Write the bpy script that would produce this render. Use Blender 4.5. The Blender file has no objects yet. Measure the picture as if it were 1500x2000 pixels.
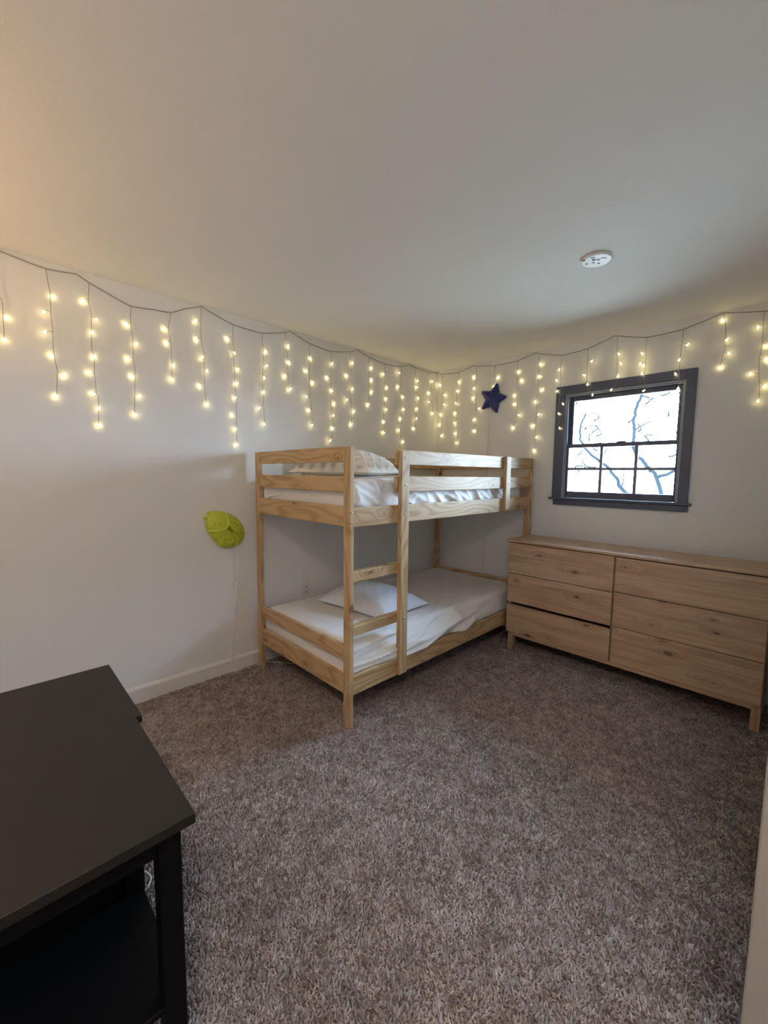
import bpy, bmesh, math, random
from mathutils import Vector, Matrix, noise

random.seed(7)
scene = bpy.context.scene
col = scene.collection

# ------------------------------------------------------------------ camera
CAM = Vector((2.8054, -3.4837, 1.4282))
YAW, PITCH, ROLL = 0.8011, -0.0919, 0.0102
cy, sy, cp, sp = math.cos(YAW), math.sin(YAW), math.cos(PITCH), math.sin(PITCH)
fw = Vector((-sy * cp, cy * cp, sp)); rt = Vector((cy, sy, 0)); up = rt.cross(fw)
r2 = rt * math.cos(ROLL) + up * math.sin(ROLL); u2 = -rt * math.sin(ROLL) + up * math.cos(ROLL)
cam_data = bpy.data.cameras.new('camera')
cam_data.sensor_fit = 'HORIZONTAL'; cam_data.sensor_width = 36.0
cam_data.lens = 808.0 * 36.0 / 1500.0
cam_data.clip_start = 0.02
cam = bpy.data.objects.new('camera', cam_data); col.objects.link(cam)
m = Matrix((r2, u2, -fw)).transposed().to_4x4(); m.translation = CAM
cam.matrix_world = m
scene.camera = cam

# ------------------------------------------------------------------ light and exposure
SKY = 50.0
EXPOSURE = 0.38
LAMP_W = 25.0
LED = 11.5
FILL_W = 26.0  # power of the added fill lamp, out of view
world = bpy.data.worlds.new('sky'); scene.world = world; world.use_nodes = True
wn = world.node_tree
bg = wn.nodes['Background']
tc = wn.nodes.new('ShaderNodeTexCoord'); sx = wn.nodes.new('ShaderNodeSeparateXYZ')
rp = wn.nodes.new('ShaderNodeValToRGB')
rp.color_ramp.elements[0].position = 0.35; rp.color_ramp.elements[0].color = (0.62, 0.79, 1.0, 1)
rp.color_ramp.elements[1].position = 0.75; rp.color_ramp.elements[1].color = (0.45, 0.68, 1.0, 1)
mr = wn.nodes.new('ShaderNodeMapRange'); mr.inputs[1].default_value = -1; mr.inputs[2].default_value = 1
wn.links.new(tc.outputs['Generated'], sx.inputs[0]); wn.links.new(sx.outputs[2], mr.inputs[0])
wn.links.new(mr.outputs[0], rp.inputs[0]); wn.links.new(rp.outputs[0], bg.inputs[0])
bg.inputs[1].default_value = SKY

def portal(loc, sx_, sy_, rot):
    l = bpy.data.lights.new('window_portal', 'AREA'); l.shape = 'RECTANGLE'; l.size = sx_; l.size_y = sy_
    l.cycles.is_portal = True
    o = bpy.data.objects.new('window_portal', l); o.location = loc; o.rotation_euler = rot; col.objects.link(o)
portal((1.745, 0.10, 1.67), 0.84, 0.86, (-math.pi / 2, 0, 0))      # faces into the room (-y)

scene.view_settings.view_transform = 'Standard'
scene.view_settings.look = 'None'
scene.view_settings.exposure = EXPOSURE
scene.view_settings.gamma = 1.0
scene.view_settings.use_curve_mapping = False
scene.cycles.max_bounces = 10
scene.cycles.diffuse_bounces = 7
scene.cycles.transparent_max_bounces = 12
scene.cycles.sample_clamp_indirect = 6.0
scene.cycles.caustics_reflective = False
scene.cycles.caustics_refractive = False

# ------------------------------------------------------------------ helpers
def wloc(o):
    v = Vector((0, 0, 0))
    while o is not None:
        v += o.location; o = o.parent
    return v

def mk(name, verts, faces, mat, parent=None, smooth=False, origin=None, grain=None):
    """one mesh object; verts in world coordinates"""
    base = wloc(parent) if parent else Vector((0, 0, 0))
    org = Vector(origin) if origin is not None else base
    me = bpy.data.meshes.new(name)
    me.from_pydata([tuple(Vector(v) - org) for v in verts], [], faces)
    me.update()
    if smooth:
        me.polygons.foreach_set('use_smooth', [True] * len(me.polygons))
    if mat is not None:
        me.materials.append(mat)
    if grain is not None:
        at = me.attributes.new('grain', 'FLOAT_VECTOR', 'POINT')
        ax, off = grain
        for i, v in enumerate(verts):
            g = (v[ax[0]] + off[0], v[ax[1]] + off[1], v[ax[2]] + off[2])
            at.data[i].vector = g
    o = bpy.data.objects.new(name, me)
    col.objects.link(o)
    if parent:
        o.parent = parent
    o.location = org - base
    return o

def bm_out(bm):
    bm.verts.index_update()
    vs = [v.co.copy() for v in bm.verts]
    fs = [[v.index for v in f.verts] for f in bm.faces]
    bm.free()
    return vs, fs

def box_geo(lo, hi, bevel=0.002, seg=1):
    bm = bmesh.new()
    c = [(a + b) / 2 for a, b in zip(lo, hi)]; s = [max(b - a, 1e-4) for a, b in zip(lo, hi)]
    bmesh.ops.create_cube(bm, size=1.0, matrix=Matrix.Translation(c) @ Matrix.Diagonal((s[0], s[1], s[2], 1)))
    if bevel > 0:
        bmesh.ops.bevel(bm, geom=list(bm.edges), offset=min(bevel, min(s) * 0.45), segments=seg, profile=0.5, affect='EDGES')
    return bm_out(bm)

def box(name, lo, hi, mat, parent=None, bevel=0.002, seg=1, wood=False):
    vs, fs = box_geo(lo, hi, bevel, seg)
    g = None
    if wood:
        s = [b - a for a, b in zip(lo, hi)]
        ax = sorted((0, 1, 2), key=lambda k: -s[k])          # along, across, through the board
        g = (ax, (random.uniform(0, 50), random.uniform(0, 50), random.uniform(0, 50)))
    return mk(name, vs, fs, mat, parent, grain=g)

def boxes(name, lst, mat, parent=None, bevel=0.0):
    V, F = [], []
    for lo, hi in lst:
        vs, fs = box_geo(lo, hi, bevel)
        n = len(V); V += vs; F += [[i + n for i in f] for f in fs]
    return mk(name, V, F, mat, parent)

def tube_geo(pts, rad, sides=6, cap=True):
    pts = [Vector(p) for p in pts]
    rads = rad if isinstance(rad, (list, tuple)) else [rad] * len(pts)
    V, F = [], []
    prev = None
    for i, p in enumerate(pts):
        d = (pts[min(i + 1, len(pts) - 1)] - pts[max(i - 1, 0)])
        d = d.normalized() if d.length > 1e-9 else Vector((0, 0, 1))
        if prev is None:
            a = Vector((0, 0, 1)) if abs(d.z) < 0.9 else Vector((1, 0, 0))
            n = d.cross(a).normalized()
        else:
            n = (prev - d * prev.dot(d))
            n = n.normalized() if n.length > 1e-6 else d.orthogonal().normalized()
        prev = n
        b = d.cross(n)
        for k in range(sides):
            t = 2 * math.pi * k / sides
            V.append(p + (n * math.cos(t) + b * math.sin(t)) * rads[i])
    for i in range(len(pts) - 1):
        for k in range(sides):
            a = i * sides + k; c = i * sides + (k + 1) % sides
            F.append([a, c, c + sides, a + sides])
    if cap:
        F.append(list(range(sides))[::-1]); F.append([(len(pts) - 1) * sides + k for k in range(sides)])
    return V, F

def tube(name, pts, rad, mat, parent=None, sides=6, origin=None):
    V, F = tube_geo(pts, rad, sides)
    return mk(name, V, F, mat, parent, smooth=True, origin=origin)

def smooth_path(pts, n=6):
    P = [Vector(p) for p in pts]
    if len(P) < 3:
        return P
    out = []
    for i in range(len(P) - 1):
        p0 = P[max(i - 1, 0)]; p1 = P[i]; p2 = P[i + 1]; p3 = P[min(i + 2, len(P) - 1)]
        for k in range(n):
            t = k / n
            out.append(0.5 * ((2 * p1) + (p2 - p0) * t + (2 * p0 - 5 * p1 + 4 * p2 - p3) * t * t + (3 * p1 - p0 - 3 * p2 + p3) * t ** 3))
    out.append(P[-1])
    return out

def empty(name, loc, label, cat, group=None):
    o = bpy.data.objects.new(name, None); o.empty_display_size = 0.1
    o.location = loc; col.objects.link(o)
    return tag(o, label, cat, group)

def tag(o, label, cat, group=None):
    o['label'] = label; o['category'] = cat
    if group:
        o['group'] = group
    return o

def struct(o):
    o['kind'] = 'structure'
    return o

def lathe_geo(prof, centre, sides=24, axis='z'):
    V, F = [], []
    c = Vector(centre)
    for r, h in prof:
        for k in range(sides):
            t = 2 * math.pi * k / sides
            V.append(c + (Vector((r * math.cos(t), r * math.sin(t), h)) if axis == 'z' else
                          Vector((r * math.cos(t), h, r * math.sin(t)))))
    for i in range(len(prof) - 1):
        for k in range(sides):
            a = i * sides + k; b = i * sides + (k + 1) % sides
            F.append([a, b, b + sides, a + sides])
    F.append(list(range(sides))[::-1]); F.append([(len(prof) - 1) * sides + k for k in range(sides)])
    return V, F

def fix_normals(o):
    bm = bmesh.new(); bm.from_mesh(o.data)
    bmesh.ops.recalc_face_normals(bm, faces=bm.faces)
    bm.to_mesh(o.data); bm.free()
    return o

# ------------------------------------------------------------------ materials
class NT:
    def __init__(self, name):
        self.m = bpy.data.materials.new(name); self.m.use_nodes = True
        self.t = self.m.node_tree; self.b = self.t.nodes['Principled BSDF']
    def n(self, typ, **kw):
        nd = self.t.nodes.new(typ)
        for k, v in kw.items():
            if isinstance(k, str) and hasattr(nd, k):
                setattr(nd, k, v)
        return nd
    def l(self, a, b):
        self.t.links.new(a, b)
    def math(self, op, a, b=None, clamp=False):
        nd = self.n('ShaderNodeMath', operation=op); nd.use_clamp = clamp
        for i, x in enumerate((a, b)):
            if x is None: continue
            if isinstance(x, (int, float)): nd.inputs[i].default_value = x
            else: self.l(x, nd.inputs[i])
        return nd.outputs[0]
    def noise(self, vec, scale, detail=2.0, rough=0.5):
        nd = self.n('ShaderNodeTexNoise'); nd.inputs['Scale'].default_value = scale
        nd.inputs['Detail'].default_value = detail; nd.inputs['Roughness'].default_value = rough
        if vec is not None: self.l(vec, nd.inputs['Vector'])
        return nd.outputs['Fac']
    def mapping(self, vec, scale):
        nd = self.n('ShaderNodeMapping'); nd.inputs['Scale'].default_value = scale
        self.l(vec, nd.inputs['Vector']); return nd.outputs[0]
    def ramp(self, fac, stops):
        nd = self.n('ShaderNodeValToRGB')
        els = nd.color_ramp.elements
        while len(els) < len(stops): els.new(0.5)
        for e, (p, c) in zip(els, stops):
            e.position = p; e.color = (*c, 1)
        self.l(fac, nd.inputs[0]); return nd.outputs[0]
    def mix(self, fac, a, b, blend='MIX'):
        nd = self.n('ShaderNodeMix', data_type='RGBA', blend_type=blend)
        for sock, x in ((nd.inputs[0], fac), (nd.inputs[6], a), (nd.inputs[7], b)):
            if isinstance(x, (int, float)): sock.default_value = x
            elif isinstance(x, tuple): sock.default_value = (*x, 1)
            else: self.l(x, sock)
        return nd.outputs[2]
    def bump(self, h, strength=0.3, dist=0.01):
        nd = self.n('ShaderNodeBump'); nd.inputs['Strength'].default_value = strength
        nd.inputs['Distance'].default_value = dist
        self.l(h, nd.inputs['Height']); self.l(nd.outputs[0], self.b.inputs['Normal'])
    def objco(self):
        return self.n('ShaderNodeTexCoord').outputs['Object']
    def geo(self):
        return self.n('ShaderNodeNewGeometry').outputs['Position']

def plain(name, colr, rough=0.5, spec=0.5, bump=0.0, bscale=200.0, vary=0.0, metal=0.0):
    t = NT(name)
    t.b.inputs['Roughness'].default_value = rough
    t.b.inputs['Specular IOR Level'].default_value = spec
    t.b.inputs['Metallic'].default_value = metal
    co = t.objco()
    n1 = t.noise(co, 3.0, 3.0)
    lo = tuple(c * (1 - vary) for c in colr); hi = tuple(min(1, c * (1 + vary)) for c in colr)
    t.l(t.mix(n1, lo, hi), t.b.inputs['Base Color'])
    if bump > 0:
        t.bump(t.noise(co, bscale, 3.0), bump, 0.002)
    return t.m

def pine(name, light, mid, dark, knotc, rough=0.5, knots=0.6, bands=9.0, straight=14.0, ringk=0.7, streak=0.3, spec=0.45):
    t = NT(name)
    at = t.n('ShaderNodeAttribute'); at.attribute_name = 'grain'
    v = at.outputs['Vector']
    lowf = t.noise(t.mapping(v, (1.7, 8.0, 8.0)), 1.0, 1.0, 0.4)
    sep = t.n('ShaderNodeSeparateXYZ'); t.l(v, sep.inputs[0])
    vor = t.n('ShaderNodeTexVoronoi', voronoi_dimensions='2D'); vor.inputs['Scale'].default_value = 1.0
    wob = t.n('ShaderNodeVectorMath', operation='ADD'); t.l(t.mapping(v, (3.8, 9.0, 0.0)), wob.inputs[0])
    wn_ = t.n('ShaderNodeTexNoise'); wn_.inputs['Scale'].default_value = 1.0; wn_.inputs['Detail'].default_value = 2.0
    t.l(t.mapping(v, (40.0, 90.0, 20.0)), wn_.inputs['Vector'])
    ws = t.n('ShaderNodeVectorMath', operation='SCALE'); ws.inputs['Scale'].default_value = 0.07; t.l(wn_.outputs['Color'], ws.inputs[0])
    t.l(ws.outputs[0], wob.inputs[1]); t.l(wob.outputs[0], vor.inputs['Vector'])
    d = vor.outputs['Distance']
    sc = t.n('ShaderNodeSeparateColor'); t.l(vor.outputs['Color'], sc.inputs[0])
    on = t.math('GREATER_THAN', sc.outputs[0], 1.0 - knots)
    size = t.math('ADD', t.math('MULTIPLY', sc.outputs[1], 0.085), 0.035)
    kn = t.n('ShaderNodeMapRange'); kn.interpolation_type = 'SMOOTHSTEP'
    t.l(t.math('MULTIPLY', size, 1.25), kn.inputs[1]); t.l(t.math('MULTIPLY', size, 0.6), kn.inputs[2]); t.l(d, kn.inputs[0])
    knot = t.math('MULTIPLY', t.math('MULTIPLY', kn.outputs[0], on), t.math('ADD', t.math('MULTIPLY', sc.outputs[2], 0.6), 0.35))
    halo = t.n('ShaderNodeMapRange'); halo.interpolation_type = 'SMOOTHSTEP'
    halo.inputs[1].default_value = 0.40; halo.inputs[2].default_value = 0.06; t.l(d, halo.inputs[0])
    hal = t.math('MULTIPLY', halo.outputs[0], on)
    tt = t.math('ADD', t.math('MULTIPLY', lowf, bands), t.math('MULTIPLY', sep.outputs[1], straight))
    tt = t.math('ADD', tt, t.math('MULTIPLY', hal, 1.8))
    s = t.math('SINE', t.math('MULTIPLY', tt, 6.283))
    ring = t.math('POWER', t.math('ADD', t.math('MULTIPLY', s, 0.5), 0.5), 2.4)
    fib = t.noise(t.mapping(v, (4.0, 240.0, 240.0)), 1.0, 2.0)
    strk = t.noise(t.mapping(v, (1.2, 55.0, 20.0)), 1.0, 3.0, 0.6)
    broad = t.noise(t.mapping(v, (0.9, 6.0, 3.0)), 1.0, 2.0)
    c = t.mix(broad, light, mid)
    c = t.mix(t.math('MULTIPLY', ring, ringk), c, dark)
    c = t.mix(t.math('MULTIPLY', fib, 0.25), c, dark)
    st = t.n('ShaderNodeMapRange'); st.inputs[1].default_value = 0.42; st.inputs[2].default_value = 0.72; t.l(strk, st.inputs[0])
    c = t.mix(t.math('MULTIPLY', st.outputs[0], streak), c, dark)
    c = t.mix(t.math('MULTIPLY', hal, 0.35), c, dark)
    c = t.mix(knot, c, knotc)
    t.l(c, t.b.inputs['Base Color'])
    t.b.inputs['Roughness'].default_value = rough
    t.b.inputs['Specular IOR Level'].default_value = spec
    t.bump(fib, 0.10, 0.001)
    return t.m

M = {}
M['pine_bed'] = pine('bed_pine', (0.62, 0.45, 0.26), (0.53, 0.36, 0.19), (0.34, 0.19, 0.075), (0.06, 0.025, 0.012), 0.5, 0.16, 7.0, 16.0, 0.72, 0.25)
M['pine_dresser'] = pine('dresser_pine', (0.62, 0.44, 0.29), (0.52, 0.36, 0.225), (0.31, 0.175, 0.095), (0.065, 0.026, 0.013), 0.42, 0.48, 2.2, 7.0, 0.40, 0.75, 0.75)
M['wall'] = plain('white_wall_paint', (0.77, 0.768, 0.762), 0.62, 0.3, 0.10, 260.0, 0.012)
M['ceiling'] = plain('white_ceiling_paint', (0.82, 0.81, 0.795), 0.75, 0.25, 0.22, 170.0, 0.012)
M['trim_white'] = plain('white_gloss_trim', (0.74, 0.72, 0.70), 0.38, 0.5, 0.04, 90.0, 0.015)
M['window_paint'] = plain('dark_slate_paint', (0.046, 0.060, 0.115), 0.38, 0.8, 0.08, 120.0, 0.12)
M['casing_dimmed'] = plain('dimmed_casing_paint', (0.36, 0.34, 0.31), 0.5, 0.4, 0.04, 90.0, 0.02)  # casing colour darkened to offset the added fill lamp
M['muntin'] = plain('muntin_paint_bloom', (0.20, 0.21, 0.28), 0.4, 0.5, 0.0, 1, 0.05)  # sash paint made greyer, bloom from the bright sky put into the colour
M['jamb_skylit'] = plain('slate_paint_skylit', (0.34, 0.37, 0.44), 0.35, 0.6, 0.0, 1, 0.05)  # window paint lightened, sky light on the inner edges put into the colour
M['sheet'] = plain('white_cotton_sheet', (0.80, 0.79, 0.78), 0.9, 0.2, 0.10, 420.0, 0.02)
M['pillow_blue'] = plain('pale_blue_grey_cotton', (0.66, 0.70, 0.78), 0.9, 0.2, 0.12, 300.0, 0.05)
def tuft_mat():
    t = NT('cream_tufted_cotton')
    at = t.n('ShaderNodeAttribute'); at.attribute_name = 'tuft'
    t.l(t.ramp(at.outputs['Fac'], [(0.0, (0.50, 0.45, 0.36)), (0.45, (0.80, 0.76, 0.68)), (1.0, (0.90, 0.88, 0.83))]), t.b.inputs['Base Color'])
    t.b.inputs['Roughness'].default_value = 0.95; t.b.inputs['Specular IOR Level'].default_value = 0.1
    t.bump(t.noise(t.objco(), 220.0, 3.0), 0.4, 0.002)
    return t.m
M['pillow_cream'] = tuft_mat()
M['black_top'] = plain('black_brown_lacquer', (0.010, 0.0092, 0.0075), 0.52, 0.36, 0.10, 500.0, 0.2)
M['black'] = plain('black_paint_shaded', (0.0022, 0.0022, 0.0028), 0.55, 0.14, 0.05, 300.0, 0.2)  # table black deepened, shade below the top put into the colour
M['plastic_white'] = plain('white_plastic', (0.72, 0.72, 0.72), 0.4, 0.5, 0.0, 1, 0.02)
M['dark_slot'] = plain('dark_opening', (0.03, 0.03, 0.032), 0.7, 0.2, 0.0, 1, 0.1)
M['steel'] = plain('zinc_bolt', (0.55, 0.52, 0.48), 0.35, 0.5, 0.0, 1, 0.05, 1.0)
M['wire'] = plain('grey_light_wire', (0.30, 0.28, 0.26), 0.4, 0.5, 0.0, 1, 0.1)
M['cord_white'] = plain('white_cord', (0.74, 0.73, 0.72), 0.45, 0.5, 0.0, 1, 0.03)
M['star_blue'] = plain('dark_blue_plastic', (0.012, 0.020, 0.17), 0.36, 0.5, 0.10, 60.0, 0.25)
M['bug_green'] = plain('lime_green_plastic', (0.46, 0.52, 0.035), 0.42, 0.5, 0.10, 60.0, 0.10)
M['bug_ridge'] = plain('pale_lime_plastic', (0.56, 0.61, 0.10), 0.42, 0.5, 0.0, 1, 0.05)
M['bark'] = plain('grey_bark', (0.006, 0.008, 0.010), 0.9, 0.05, 0.5, 40.0, 0.3)

M['ground'] = plain('winter_ground', (0.46, 0.38, 0.29), 0.95, 0.1, 0.0, 1, 0.2)

def emis(name, colr, st):
    t = NT(name)
    t.b.inputs['Base Color'].default_value = (0.8, 0.75, 0.6, 1)
    t.b.inputs['Emission Color'].default_value = (*colr, 1)
    t.b.inputs['Emission Strength'].default_value = st
    return t.m
M['led'] = emis('warm_white_led', (1.0, 0.79, 0.32), LED)

def glass_mat():
    t = NT('window_glass')
    tr = t.n('ShaderNodeBsdfTransparent'); gl = t.n('ShaderNodeBsdfGlossy'); gl.inputs['Roughness'].default_value = 0.02
    fr = t.n('ShaderNodeFresnel'); fr.inputs[0].default_value = 1.45
    mx = t.n('ShaderNodeMixShader')
    tr.inputs[0].default_value = (0.95, 0.97, 0.97, 1)
    t.l(fr.outputs[0], mx.inputs[0]); t.l(tr.outputs[0], mx.inputs[1]); t.l(gl.outputs[0], mx.inputs[2])
    out = [n for n in t.t.nodes if n.type == 'OUTPUT_MATERIAL'][0]
    t.l(mx.outputs[0], out.inputs[0])
    return t.m
M['glass'] = glass_mat()

def carpet_mat():
    t = NT('taupe_carpet')
    co = t.geo()
    n1 = t.noise(co, 95.0, 3.0, 0.65)
    n2 = t.noise(co, 3.0, 2.0)
    n3 = t.noise(co, 38.0, 2.0)
    f = t.math('ADD', t.math('MULTIPLY', n1, 0.72), t.math('MULTIPLY', n3, 0.28))
    c = t.ramp(f, [(0.30, (0.075, 0.056, 0.050)), (0.50, (0.215, 0.172, 0.158)), (0.70, (0.40, 0.335, 0.31))])
    c = t.mix(t.math('MULTIPLY', n2, 0.25), c, (0.15, 0.115, 0.10))
    t.l(c, t.b.inputs['Base Color'])
    t.b.inputs['Roughness'].default_value = 1.0
    t.b.inputs['Specular IOR Level'].default_value = 0.05
    t.bump(f, 1.0, 0.02)
    return t.m
M['carpet'] = carpet_mat()

def pile_mat():
    t = NT('taupe_carpet_pile')
    at = t.n('ShaderNodeAttribute'); at.attribute_name = 'tone'
    c = t.ramp(at.outputs['Fac'], [(0.0, (0.10, 0.073, 0.066)), (0.35, (0.26, 0.207, 0.192)), (0.65, (0.42, 0.352, 0.33)), (1.0, (0.62, 0.55, 0.52))])
    t.l(c, t.b.inputs['Base Color'])
    t.b.inputs['Roughness'].default_value = 1.0
    t.b.inputs['Specular IOR Level'].default_value = 0.05
    return t.m
M['pile'] = pile_mat()

def carpet_pile():
    import numpy as np
    rg = np.random.default_rng(3)
    s = 0.0068
    x = np.arange(0.018, 2.77, s); y = np.arange(-3.45, -0.018, s)
    X, Y = np.meshgrid(x, y); X = X.ravel() + rg.uniform(-.45, .45, X.size) * s; Y = Y.ravel() + rg.uniform(-.45, .45, Y.size) * s
    keep = (X > (Y + 3.3) * 0 + 0.0) & (Y < -0.015) & (X < 2.77) & (X > 0.016)
    X, Y = X[keep], Y[keep]; n = X.size
    # smooth clump noise from a coarse random lattice
    def lat(sc, seed):
        r = np.random.default_rng(seed); g = r.uniform(0, 1, (int(3 / sc) + 4, int(3.7 / sc) + 4))
        u = X / sc; v = (Y + 3.6) / sc; i = u.astype(int); j = v.astype(int); a = u - i; b = v - j
        a = a * a * (3 - 2 * a); b = b * b * (3 - 2 * b)
        return g[i, j] * (1 - a) * (1 - b) + g[i + 1, j] * a * (1 - b) + g[i, j + 1] * (1 - a) * b + g[i + 1, j + 1] * a * b
    tone = 0.40 * lat(0.013, 1) + 0.22 * lat(0.05, 2) + 0.10 * lat(0.4, 5) + 0.42 * rg.uniform(0, 1, n) - 0.07
    tone = np.clip(tone, 0, 1)
    la = lat(0.05, 3) * 9.0 + rg.uniform(-2.4, 2.4, n)
    h = rg.uniform(0.007, 0.014, n); ln = rg.uniform(0.003, 0.010, n)
    w = rg.uniform(0.004, 0.0062, n); a0 = rg.uniform(0, 6.28, n)
    V = np.zeros((n, 4, 3), np.float32)
    for k in range(3):
        V[:, k, 0] = X + w * np.cos(a0 + k * 2.0944); V[:, k, 1] = Y + w * np.sin(a0 + k * 2.0944); V[:, k, 2] = 0.0003
    V[:, 3, 0] = X + ln * np.cos(la); V[:, 3, 1] = Y + ln * np.sin(la); V[:, 3, 2] = h
    base = (np.arange(n) * 4)[:, None]
    T = np.concatenate([base + np.array([[0, 1, 3]]), base + np.array([[1, 2, 3]]), base + np.array([[2, 0, 3]])], 1).reshape(-1)
    me = bpy.data.meshes.new('carpet_pile')
    me.vertices.add(n * 4); me.vertices.foreach_set('co', V.ravel())
    me.loops.add(T.size); me.loops.foreach_set('vertex_index', T.astype(np.int32))
    nf = T.size // 3
    me.polygons.add(nf); me.polygons.foreach_set('loop_start', (np.arange(nf) * 3).astype(np.int32))
    me.update(calc_edges=True)
    at = me.attributes.new('tone', 'FLOAT', 'POINT'); at.data.foreach_set('value', np.repeat(tone, 4).astype(np.float32))
    me.materials.append(M['pile'])
    o = bpy.data.objects.new('carpet_pile', me); col.objects.link(o); o['kind'] = 'stuff'
    o.parent = FLOOR

# ------------------------------------------------------------------ room shell
H = 2.49
XR, XH, YB = 2.799, 4.2, -4.9          # right wall, hall side, rear
FLOOR = struct(boxes('floor', [((-0.12, YB - 0.1, -0.08), (XH + 0.1, 0.14, 0.0))], M['carpet']))
struct(boxes('ceiling', [((-0.12, YB - 0.1, H), (XH + 0.1, 0.14, H + 0.08))], M['ceiling']))
struct(boxes('wall_left', [((-0.12, YB - 0.1, 0), (0, 0.14, H))], M['wall']))
WX0, WX1, WZ0, WZ1 = 1.345, 2.160, 1.245, 2.095      # window opening
WT = 0.13
# window wall: painted sheet panelling with narrow seams over a solid backing
seams = [0.0, 0.625, WX0]
front = []
for a, b in zip(seams[:-1], seams[1:]):
    front.append(((a + (0.0012 if a > 0 else 0), 0.0, 0), (b - (0.0012 if b < WX0 else 0), 0.012, H)))
front += [((WX0, 0, 0), (WX1, 0.012, WZ0)), ((WX0, 0, WZ1), (WX1, 0.012, H)), ((WX1, 0, 0), (XH + 0.1, 0.012, H))]
front += [((0, 0.012, 0), (WX0, WT, H)), ((WX0, 0.012, 0), (WX1, WT, WZ0)), ((WX0, 0.012, WZ1), (WX1, WT, H)), ((WX1, 0.012, 0), (XH + 0.1, WT, H))]
struct(boxes('wall_back', front, M['wall']))
struct(boxes('wall_right', [((XR, -2.485, 0), (XR + 0.115, -0.0005, H)), ((XR + 0.115, -2.485, 0), (XH, -2.37, H))], M['wall']))
struct(boxes('wall_front', [((0, YB - 0.1, 0), (XH + 0.1, YB, H))], M['wall']))
struct(boxes('wall_hall', [((XH, YB, 0), (XH + 0.1, -2.37, H))], M['wall']))

def baseboard(name, pts_lo, pts_hi, axis):
    (a0, b0), (a1, b1) = pts_lo, pts_hi
    prof = [(0, 0), (0.013, 0), (0.013, 0.088), (0.010, 0.098), (0.005, 0.108), (0, 0.108)]
    V, F = [], []
    for e in (0, 1):
        for d, z in prof:
            if axis == 'x+': V.append((a0 + d, b0 if e == 0 else b1, z))
            if axis == 'x-': V.append((a0 - d, b0 if e == 0 else b1, z))
            if axis == 'y-': V.append((a0 if e == 0 else a1, b0 - d, z))
    n = len(prof)
    for k in range(n):
        F.append([k, (k + 1) % n, n + (k + 1) % n, n + k])
    F += [list(range(n)), list(range(n, 2 * n))[::-1]]
    return struct(fix_normals(mk(name, V, F, M['trim_white'])))
baseboard('baseboard_left', (0, YB), (0, 0), 'x+')
baseboard('baseboard_back', (0.013, 0), (XR, 0), 'y-')
baseboard('baseboard_right', (XR, -2.41), (XR, -0.013), 'x-')
carpet_pile()
# opening in the right-hand wall: white casing at its end
struct(boxes('trim_1', [((XR - 0.014, -2.50, 0), (XR + 0.115, -2.485, H)), ], M['casing_dimmed'], bevel=0.003))

# ------------------------------------------------------------------ window
win = bpy.data.objects.new('window_1', None); win.location = (1.75, 0, 1.67); col.objects.link(win); struct(win)
wp = M['window_paint']
box('casing', (1.271, -0.018, 1.245), (1.345, 0, 2.157), wp, win)
box('casing', (2.160, -0.018, 1.245), (2.218, 0, 2.157), wp, win)
box('casing', (1.345, -0.018, 2.092), (2.160, 0, 2.157), wp, win)
box('sill', (1.252, -0.045, 1.232), (2.240, 0.05, 1.247), wp, win, 0.003)
box('apron', (1.285, -0.020, 1.186), (2.220, 0, 1.232), wp, win, 0.003)
# jambs and stop beads, window paint lightened for sky light
box('jamb', (1.345, 0.0, 1.247), (1.357, WT, 2.092), M['jamb_skylit'], win, 0.001)
box('jamb', (2.148, 0.0, 1.247), (2.160, WT, 2.092), M['jamb_skylit'], win, 0.001)
box('jamb', (1.357, 0.0, 2.080), (2.148, WT, 2.092), M['jamb_skylit'], win, 0.001)
box('stop_bead', (1.357, 0.008, 1.247), (1.366, 0.020, 2.080), M['jamb_skylit'], win, 0.003)
box('stop_bead', (2.139, 0.008, 1.247), (2.148, 0.020, 2.080), M['jamb_skylit'], win, 0.003)
box('stop_bead', (1.366, 0.008, 2.070), (2.139, 0.020, 2.080), M['jamb_skylit'], win, 0.003)

def sash(y0, y1, x0, x1, z0, z1, stile, toprail, botrail, gx, gz):
    f = bpy.data.objects.new('sash', None); f.parent = win
    f.location = Vector((0, (y0 + y1) / 2, z0)) + Vector((1.75, 0, 0)) - Vector((1.75, 0, 1.67)); col.objects.link(f)
    box('stile', (x0, y0, z0), (x0 + stile, y1, z1), wp, f, 0.003)
    box('stile', (x1 - stile, y0, z0), (x1, y1, z1), wp, f, 0.003)
    box('rail', (x0 + stile, y0, z0), (x1 - stile, y1, z0 + botrail), wp, f, 0.003)
    box('rail', (x0 + stile, y0, z1 - toprail), (x1 - stile, y1, z1), wp, f, 0.003)
    ym = (y0 + y1) / 2
    box('glass_pane', (x0 + stile - 0.004, ym - 0.002, z0 + botrail - 0.004), (x1 - stile + 0.004, ym + 0.002, z1 - toprail + 0.004), M['glass'], f, 0)
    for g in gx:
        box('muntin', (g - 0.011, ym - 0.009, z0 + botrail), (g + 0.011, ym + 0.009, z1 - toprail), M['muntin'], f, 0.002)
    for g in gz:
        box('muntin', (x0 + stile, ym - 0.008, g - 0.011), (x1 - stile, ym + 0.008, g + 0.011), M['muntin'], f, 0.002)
    return f
sash(0.022, 0.052, 1.358, 2.147, 1.248, 1.684, 0.024, 0.028, 0.052, (1.632, 1.876), (1.485,))
sash(0.056, 0.086, 1.358, 2.147, 1.660, 2.078, 0.036, 0.040, 0.030, (), ())
box('sash_lock', (1.735, 0.024, 1.684), (1.80, 0.05, 1.696), wp, win, 0.004)

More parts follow.
